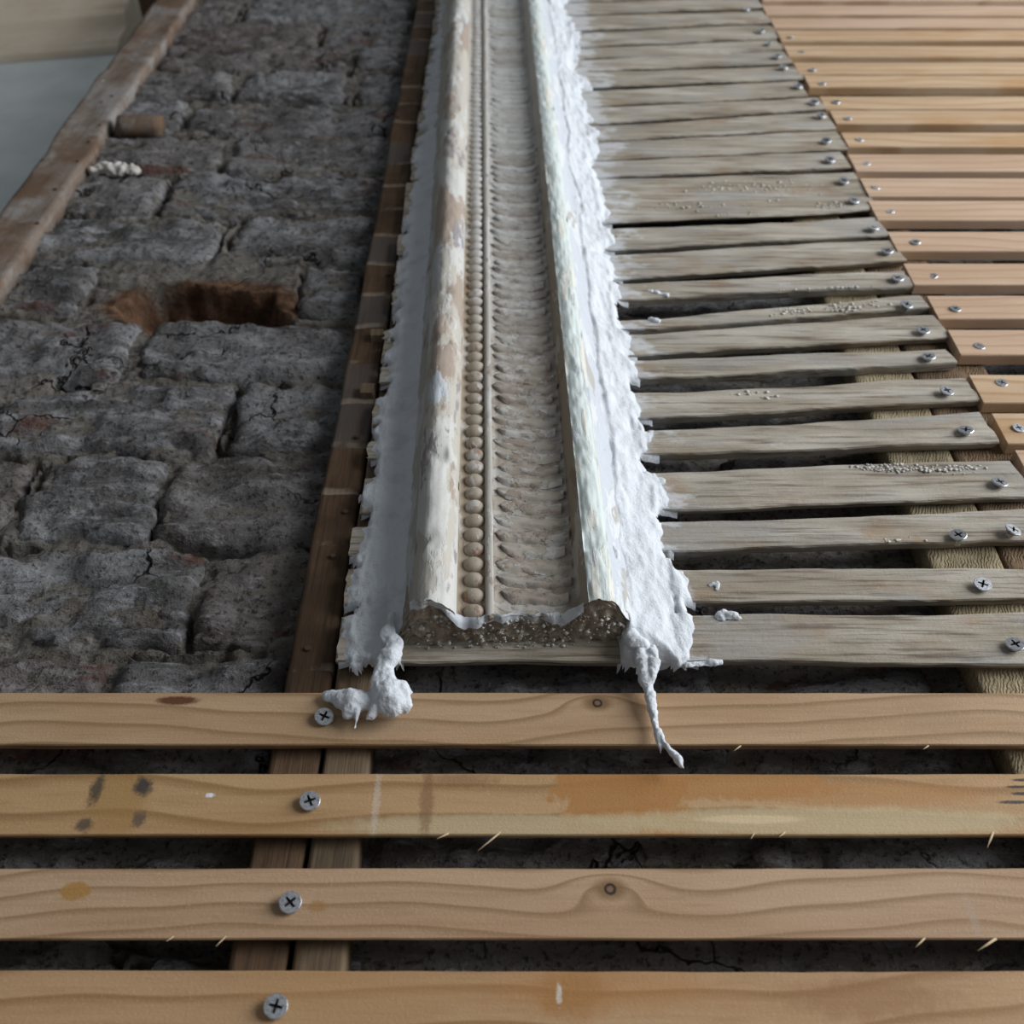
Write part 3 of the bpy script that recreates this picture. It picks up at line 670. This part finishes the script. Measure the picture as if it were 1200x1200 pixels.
crust(3, [(1015, 548, 8, 14), (1050, 549, 12, 50), (1085, 550, 8, 14), (1122, 549, 12, 36)], OLDO[3])
crust(8, [(930, 366, 12, 26), (985, 362, 14, 40), (1020, 356, 10, 12)], OLDO[8])
crust(9, [(960, 351, 14, 14), (990, 348, 10, 14)], OLDO[9])
crust(12, [(850, 219, 22, 40), (900, 220, 22, 40), (790, 242, 14, 14), (975, 240, 9, 24), (860, 246, 30, 14)], OLDO[12])
crust(2, [(1050, 634, 10, 8)], OLDO[2]); crust(5, [(880, 462, 8, 8), (905, 465, 8, 6)], OLDO[5])

# ------------------------------------------------------------------ the plaster moulding
TILT = 0.022
Z0 = CAM.z + 0.2828; TM = 1.06
def M(s_, t, h): return Vector((s_ - TILT * (t - 0.06), -h, Z0 + t + s_ * TILT))
mould = empty('plaster_moulding', M(0, 0, 0)); tag(mould, 'old enriched plaster moulding with bead row, broken off at its lower end', 'moulding')
def endt(s_): return n3(s_ * 160, 5.5, 0, 3) * 0.0022 + n3(s_ * 40, 2.5, 0, 2) * 0.0012
def strip(name, prof, mat, nt=380, amp=0.0004, sc_=60, seed=0.0, sub=2, dent=0.0):
    pts = []
    for (a, b) in zip(prof, prof[1:]):
        for q_ in range(sub): pts.append((a[0] + (b[0] - a[0]) * q_ / sub, a[1] + (b[1] - a[1]) * q_ / sub))
    pts.append(prof[-1]); n = len(pts)
    def pt(i, j):
        s_, h = pts[i][0] / 1000, pts[i][1] / 1000
        t = endt(s_) * max(0, 1 - j / 12) + TM * (j / (nt - 1)) ** 1.15
        e = 0 if i in (0, n - 1) else 1
        h += e * (n3(s_ * sc_ * 2, t * sc_, seed, 4) * amp)
        if dent: h -= e * dent * max(0, n3(s_ * 50, t * 38, seed + 8, 4) - 0.28) * 2
        return M(s_, t, h)
    v, f = grid(pt, n, nt)
    f = [q_[::-1] for q_ in f]
    return mk(name, v, f, mat, mould)
strip('cove_side', [(-57, 0), (-53, 2.5), (-50, 6.5), (-47.6, 11.5), (-45.6, 16), (-44, 19.8)], MAT['cove'], amp=.0009, seed=2, sub=3)
arc = [(-44, 19.8), (-43, 22.2), (-41.5, 24.3), (-39.5, 26.0), (-38, 26.8), (-36.5, 27.1), (-33, 26.6), (-30, 25.2), (-27.6, 23), (-26, 20.5), (-25, 17.5)]
strip('roll', arc, MAT['roll'], amp=.0007, seed=3, sub=3, dent=.0022)
strip('bead_bed', [(-25, 17.5), (-24.2, 15.5), (-22, 14.6), (-17, 14.4), (-13.2, 14.8), (-12.6, 16.0)], MAT['bed'], amp=.0003, seed=4, sub=2)
strip('bead_fillet', [(-12.6, 16.0), (-12.2, 17.0), (-11.7, 17.7), (-9.7, 17.8), (-9.0, 17.2)], MAT['fillet'], amp=.0004, seed=4.5, sub=2)
strip('band', [(-9.0, 17.2), (-7, 16.2), (-2, 15.3), (4, 14.9), (10, 14.8), (16, 15), (21, 15.5), (24.5, 16.4), (26.5, 17.5)], MAT['band'], amp=.0006, seed=5, sub=4, sc_=110)
strip('ridge_step', [(26.5, 17.5), (27.6, 19.2), (28.2, 21.5), (29.2, 23.6), (31, 25.2)], MAT['bed'], amp=.0004, seed=6, sub=2)  # brown of the bead bed reused here as painted shade on the left-facing rise
strip('ridge', [(31, 25.2), (33, 25.9), (35.5, 26.2), (38, 25.8), (40.5, 24.6), (42.5, 22.6)], MAT['ridge'], amp=.0007, seed=7, sub=4, sc_=120, dent=.0018)
strip('ridge_side', [(42.5, 22.6), (45, 18.5), (47.5, 14.5), (51, 10.5), (55, 7), (60, 2), (63, 0)], MAT['slope'], amp=.0012, seed=8, sub=3, sc_=90)
# beads
bm = bmesh.new(); bmesh.ops.create_uvsphere(bm, u_segments=14, v_segments=8, radius=1.0)
bmesh.ops.delete(bm, geom=[v_ for v_ in bm.verts if v_.co.y > 0.35], context='VERTS')
for v_ in bm.verts: v_.co = Vector((v_.co.x * 0.0050, v_.co.y * 0.0040, v_.co.z * 0.0045))
BEAD = bpy.data.meshes.new('bead'); bm.to_mesh(BEAD); bm.free(); BEAD.polygons.foreach_set('use_smooth', [True] * len(BEAD.polygons)); BEAD.materials.append(MAT['bead'])
PITCH = 0.0093; nb = int((TM - 0.01) / PITCH)
for k in range(nb):
    t = 0.0035 + PITCH * k
    worn = 1 - 0.35 * smooth(0.35, 0.55, t)
    share('bead', BEAD, M(-0.0176, t, 0.0143 + random.uniform(-.0003, .0003)), mould, (random.uniform(-.1, .1), random.uniform(-.1, .1), random.uniform(-.15, .15)), (random.uniform(.92, 1.04), random.uniform(.85, 1.05) * worn, random.uniform(.93, 1.02)))
# tongue leaves lying across the band, rounded tip towards the beads
def leaf_mesh(flip, sd):
    nu, nv = 17, 9
    def pt(i, j):
        u = i / (nu - 1); w = -1 + 2 * j / (nv - 1)
        half = 0.0047 * min(1, math.sqrt(max(0, 1 - (1 - min(1, u / 0.28)) ** 2)) + 0.03) * (1 - 0.25 * u)
        bend = 0.0030 * (1 - u) ** 2.5 * flip
        hgt = 0.0018 * (1 - abs(w) ** 1.6) * (1.15 - 0.35 * u) * min(1, u * 9 + .15) + n3(u * 5, w * 2.5, sd, 3) * 0.0011 - 0.0008 * math.exp(-((w - .15) / .22) ** 2) * (0.3 + 0.7 * (1 - u))
        s_ = -0.0168 + 0.0345 * u
        base = lerp([(-9.0, 17.2), (-7, 16.2), (-2, 15.3), (4, 14.9), (10, 14.8), (16, 15), (21, 15.5), (24.5, 16.4), (26.5, 17.5)], (s_ + 0.0085) * 1000) / 1000 - 0.01505
        return Vector((s_, -hgt - base + 0.0003 * (w * w), w * half + bend + 0.0005 * math.sin(u * 11) * w))
    v, f = grid(pt, nu, nv)
    me = bpy.data.meshes.new('leaf'); me.from_pydata(v, [], [q_[::-1] for q_ in f]); me.polygons.foreach_set('use_smooth', [True] * len(me.polygons)); me.materials.append(MAT['band']); return me
LEAF = [leaf_mesh(1.0, 1.1), leaf_mesh(0.6, 5.2), leaf_mesh(0.8, 9.7), leaf_mesh(1.1, 14.3), leaf_mesh(0.5, 18.9)]
for k in range(nb):
    t = 0.010 + PITCH * k
    worn = 1.05 - 0.35 * smooth(0.30, 0.6, t) + random.uniform(-.25, .15)
    o = share('leaf', LEAF[random.randrange(5)], M(0.0085, t, 0.01505), mould, (0, random.uniform(-.04, .04), 0), (random.uniform(.9, 1.03) if k % 3 else 0.84, worn, random.uniform(.9, 1.12)))
# broken lower end: haired lime core with crumbs
def core_pt(i, j, nu=90, nv=26):
    s_ = -0.052 + 0.104 * i / (nu - 1); q_ = j / (nv - 1)
    top = lerp([(-.053, 2), (-.050, 6), (-.0456, 15.5), (-.043, 21.5), (-.0395, 25.6), (-.0365, 26.8), (-.033, 26.2), (-.0276, 22.6), (-.025, 17), (-.022, 14.2), (-.013, 14.4), (-.0118, 17.8), (-.009, 16.8), (-.002, 15), (.016, 14.7), (.0245, 16), (.0282, 21), (.031, 25), (.0355, 26), (.0405, 24.4), (.0425, 22.2), (.0475, 14), (.053, 8)], s_) / 1000
    h = top * (1 - q_) ** 0.9; t = endt(s_) * (1 - q_) + 0.0008 - 0.0030 * q_ ** 1.3 * (0.75 + 0.9 * n3(s_ * 60, 7, 0, 2))
    k = 1 if 0 < j else 0
    t += k * (n3(s_ * 240, q_ * 5, 3, 4) * 0.0030 + n3(s_ * 600, q_ * 14, 8, 2) * .0012); h += k * n3(s_ * 260, q_ * 5, 11, 4) * 0.0022 * (1 - q_)
    return M(s_, t, max(h, -0.0003))
v, f = grid(core_pt, 90, 26); mk('core', v, f, MAT['core'], mould)
vs, fs = [], []
for _ in range(260):
    s_ = random.uniform(-.046, .047); q_ = random.random() ** 1.2
    top = lerp([(-.052, 4), (-.036, 20), (-.018, 14), (.02, 13), (.035, 20), (.052, 5)], s_) / 1000
    c_ = M(s_, endt(s_) * (1 - q_) - 0.0036 * q_ ** 1.3 - random.uniform(0, .0012), max(top * (1 - q_) ** .9, .0008)); r = random.choice((.0004, .0005, .0006, .0008, .0013))
    b0 = len(vs); rr = [random.uniform(.6, 1.25) for _ in range(6)]
    for k, dv in enumerate(((1, 0, 0), (0, 0, 1), (-1, 0, 0), (0, 0, -1), (0, -1, 0), (0, 1, 0))): vs.append(c_ + Vector(dv) * r * rr[k])
    for k in range(4): fs.append((b0 + k, b0 + (k + 1) % 4, b0 + 4)); fs.append((b0 + (k + 1) % 4, b0 + k, b0 + 5))
o = mk('crumbs', vs, fs, MAT['crumb'], mould); o['kind'] = 'stuff'; o['label'] = 'pale crumbs on the broken end'
# torn paint skin along the broken edge
def skin_pt(i, j):
    s_ = -0.0445 + 0.0735 * i / 79; q_ = j / 7
    top = lerp([(-.0485, 17), (-.0455, 22.8), (-.04, 26.5), (-.0365, 27.1), (-.03, 25), (-.025, 18), (-.022, 15), (-.009, 17), (0, 15.2), (.02, 15.3), (.03, 24)], s_) / 1000
    ln = 0.0008 + 0.0042 * max(0, 0.35 + n3(s_ * 70, 31, 0, 3)) 
    return M(s_, endt(s_) + 0.001 - ln * q_, top + 0.0003 - 0.0035 * q_ ** 2 + n3(s_ * 150, q_ * 2, 3, 2) * 0.0008 * q_)
v, f = grid(skin_pt, 80, 8); mk('paint_skin', v, f, MAT['slope'], mould)

# fresh white plaster along both sides, spread over the laths
def fillet(name, side, nt=520, ns=58):
    def hgt(s_, t):
        X = M(s_, t, 0).x; z = M(s_, t, 0).z
        if side > 0:
            b = 0.0735 + n3(4, z * 14, 1, 3) * 0.006 + n3(7, z * 38, 2, 3) * 0.0050 + n3(8, z * 170, 2, 2) * 0.0012 + 0.0045 * smooth(.10, .0, t)
            h = lerp([(.0440, 19.2), (.0465, 15.6), (.050, 12.6), (.055, 9.6), (.060, 6.8), (.066, 4.2), (.072, 2.4)], s_) / 1000
            inner = 0.0535 - 0.004 * smooth(.12, .0, t) + 0.0045 * n3(9, z * 16, 3, 4)
            if s_ < inner: h -= 0.0013 * smooth(0, 0.0016, inner - s_) + (inner - s_) * 0.15
            h = min(h, (b - s_) * 0.34 + 0.0003 + 0.004 * smooth(b, b - 0.012, s_))
            rough = 0.0017 * n3(s_ * 70, z * 22, 6, 4) + 0.0008 * n3(s_ * 300, z * 110, 7, 3)
            h += rough * (1.0 if s_ > .05 else 0.6)
            if t < 0.003:
                h = min(h, 0.0075 + max(0, t + 0.006) * 1.0)
                if s_ < 0.0475 + 0.0025 * n3(3, z * 90, 5, 3): h = min(h, 0.0075 - (0.0475 - s_) * 3)
            low = (t + 0.0150 + 0.0035 * n3(s_ * 90, 5, 1, 3)) * 1.3
        else:
            b = 0.0735 + n3(14, z * 24, 1, 3) * 0.0040 + n3(17, z * 75, 2, 3) * 0.0062
            q_ = -X
            edge = -s_
            h = lerp([(.0480, 10.0), (.0500, 7.6), (.0530, 5.6), (.0570, 4.1), (.0620, 3.0), (.070, 2.0)], edge) / 1000
            h = min(h, (b - q_) * 0.5 + 0.0003)
            h += 0.0007 * n3(s_ * 70, z * 50, 6, 4) + 0.0005 * n3(s_ * 260, z * 180, 9, 3)
            if t < 0.002: h = min(h, 0.0045 - max(0, s_ + 0.0505) * 3)
            low = (t + 0.0140 + 0.006 * n3(s_ * 120, 5, 1, 3)) * 1.3
        return min(h, low)
    s0, s1 = (0.0438, 0.098) if side > 0 else (-0.0835, -0.0470)
    ta, tb = -0.030, TM - 0.004
    H = {}; Pn = {}; lathok = {}
    def S_(i): return s0 + (s1 - s0) * i / (ns - 1)
    def T_(j): return ta + (tb - ta) * (j / (nt - 1)) ** 1.25
    for j in range(nt):
        t = T_(j)
        for i in range(ns):
            s_ = S_(i); h = hgt(s_, t); p = M(s_, t, 0)
            inside = on_lath(p.x, p.z)
            if not inside:                                 # plaster slumps into the gaps between laths
                h -= 0.0042 * smooth(0.0036 if side > 0 else 0.0027, 0.0006, h)
            H[i, j] = h; lathok[i, j] = inside; Pn[i, j] = M(s_, t, h)
    def keep(i, j):
        c4 = [(i, j), (i + 1, j), (i, j + 1), (i + 1, j + 1)]
        mx = max(H[q_] for q_ in c4); ok = any(lathok[q_] for q_ in c4)
        return mx > (-0.0012 if ok else 0.0002)
    v, f = grid(lambda i, j: Pn[i, j], ns, nt, keep)
    return mk(name, v, [q_[::-1] for q_ in f], MAT['white'], mould)
filR = fillet('plaster_fillet', 1); filR['label'] = 'fresh white plaster spread onto the old laths, bright side'
filL = fillet('plaster_fillet', -1); filL['label'] = 'fresh plaster with ragged edge beside the brown stud'

# plaster drips
def chain(pts, sy=1.0):
    out = []
    for (a, b) in zip(pts, pts[1:]):
        pa, pb = P(a[0], a[1], a[2]), P(b[0], b[1], b[2]); n = max(2, int((pb - pa).length / (0.45 * min(a[3], b[3]) / 1000)))
        for k in range(n + 1):
            q_ = k / n; c_ = pa.lerp(pb, q_); r = (a[3] + (b[3] - a[3]) * q_) / 1000
            out.append((c_.x, c_.y, c_.z, r, sy))
    return out
bl = chain([(460, 722, -.009, 2.0), (459, 734, -.008, 2.6), (453, 744, -.009, 3.6), (463, 756, -.009, 4.4), (456, 768, -.009, 5.0), (450, 782, -.0075, 4.2), (449, 790, -.008, 5.2), (453, 806, -.0085, 7.2), (461, 824, -.0075, 7.0), (471, 827, -.007, 4.4)], 0.6)
bl += chain([(470, 806, -.0075, 4.0), (475, 826, -.007, 3.6)], .8) + chain([(479, 812, -.006, 1.2), (482, 812, -.006, .8)])
bl += chain([(452, 818, -.006, 4.5), (440, 820, -.005, 4.6), (428, 821, -.0045, 4.8), (414, 822, -.0045, 5.0), (400, 818, -.004, 4.2), (388, 816, -.003, 3.2), (381, 813, -.0025, 1.4)], .6)
bl += chain([(412, 832, -.005, 3.6), (408, 838, -.0045, 2.2)], .7) + chain([(419, 832, -.006, 1.4), (418, 844, -.0055, 1.0), (415, 854, -.005, .6)]) + chain([(443, 826, -.007, 2.6), (434, 840, -.006, 1.9), (430, 843, -.006, 1.3)], .8)
bl += chain([(476, 832, -.006, 2.0), (476, 838, -.0055, .7)])
o = blob('plaster_drip', bl, MAT['white'], filL, 0.0006, 0.0017, 0.010)
bl = chain([(753, 762, -.006, 3.0), (752, 775, -.007, 3.0), (753, 788, -.007, 2.6), (757, 800, -.006, 2.6), (761, 813, -.005, 2.2), (762, 822, -.0045, 2.4), (765, 836, -.004, 1.6), (769, 852, -.004, 1.5), (771, 862, -.0045, 1.6), (773, 874, -.005, 1.2), (774, 882, -.005, .6)])
bl += chain([(763, 762, -.006, 2.8), (766, 776, -.008, 2.6), (766, 786, -.008, 2.2), (764, 794, -.008, 1.3)]) + chain([(760, 790, -.007, 1.8), (763, 798, -.007, 1.4)])
bl += chain([(772, 860, -.0045, 1.4), (780, 873, -.006, 1.2), (786, 880, -.007, 1.4), (793, 889, -.008, 1.7), (797, 895, -.008, 1.5), (801, 899, -.008, .8)])
o = blob('plaster_drip', bl, MAT['white'], filR, 0.00045, 0.0010, 0.005)
# dollop at the lower corner and dabs on the laths
bl = chain([(738, 742, -.008, 3.4), (742, 752, -.008, 4.0), (752, 758, -.007, 3.8)]) + chain([(716, 640, -.016, 2.0), (722, 655, -.015, 2.4), (718, 668, -.015, 1.6)])
o = blob('plaster_dollop', bl, MAT['white'], filR, 0.0007, 0.0014, 0.007)
bl = chain([(840, 722, -.001, 1.2), (850, 719, -.002, 2.2), (862, 721, -.001, 1.2)], .6) + chain([(842, 726, -.001, .9), (868, 724, -.001, .8)], .6)
blob('plaster_dab', bl, MAT['white'], filR, 0.0005, 0.0014, 0.004)
bl = chain([(832, 686, -.0005, 1.0), (841, 684, -.001, 1.5), (840, 690, -.001, 1.0)], .5); blob('plaster_dab', bl, MAT['white'], filR, 0.0005, 0.001, 0.004)
for (a, b, c_, d_) in ((805, 784, 845, 779), (760, 344, 782, 349), (762, 378, 772, 379)):
    blob('plaster_dab', chain([(a, b - 4, -.0006, 1.6), ((a + c_) / 2, (b + d_) / 2 - 4, -.001, 2.2), (c_, d_ - 3, -.0006, 1.0)], .5), MAT['white'], filR, 0.0006, 0.0014, 0.004)

# ------------------------------------------------------------------ nails, lath stubs and splinters
bm = bmesh.new(); bmesh.ops.create_cone(bm, segments=10, cap_ends=True, radius1=.0017, radius2=.0014, depth=.0016, matrix=Matrix.Rotation(math.pi / 2, 4, 'X'))
NAIL = bpy.data.meshes.new('nail'); bm.to_mesh(NAIL); bm.free(); NAIL.materials.append(MAT['nail'])
for (px, py) in ((473, 235), (460, 352), (405, 600), (418, 512), (390, 652), (361, 760), (466, 137), (455, 322), (440, 456)):
    share('nail', NAIL, P(px, py, YS - 0.0002) , s1, (random.uniform(-.3, .3), 0, random.uniform(-.3, .3)))
for (px, py, w_, h_) in ((430, 456, 9, 6), (442, 391, 8, 5)):
    c_ = P(px, py, YS - 0.003); dx = w_ / 2200; dz = h_ / 1000
    v, f = box(c_.x - dx, c_.x + dx, YS - 0.0042, YS + 0.0004, c_.z - dz / 1.3, c_.z + dz / 1.3)
    v = [Vector(p) + Vector((random.uniform(-.001, .001), 0, random.uniform(-.001, .001))) for p in v]
    o = mk('lath_stub', v, f, MAT['stud_grey'], s1, sm=False)
for (px, py) in ((119, 120), (131, 113), (117, 147), (104, 166), (91, 189), (65, 222), (50, 188), (44, 262)):
    share('nail', NAIL, P(px, py, YP - 0.0002), post, (0, 0, 0), (.9, 1, .9))
for (li, a, b, r) in ((1, (588, 976), (560, 997), .0004), (1, (527, 978), (512, 983), .0004), (1, (1164, 977), (1157, 993), .0005), (1, (884, 978), (880, 983), .0003), (1, (920, 977), (913, 981), .0004), (2, (1167, 1102), (1146, 1114), .0005), (2, (1084, 1101), (1073, 1110), .0004), (2, (265, 1099), (253, 1109), .0003), (2, (204, 1099), (195, 1103), .0003), (0, (868, 876), (860, 880), .0003), (0, (1088, 876), (1082, 878), .0003)):
    pa, pb = P(a[0], a[1] - 2, 0.0005), P(b[0], b[1], -0.002)
    v, f = tube([pa, pa.lerp(pb, .5), pb], [r, r * .8, r * .3], 5); mk('splinter', v, f, MAT['straw'], LONGO[li])
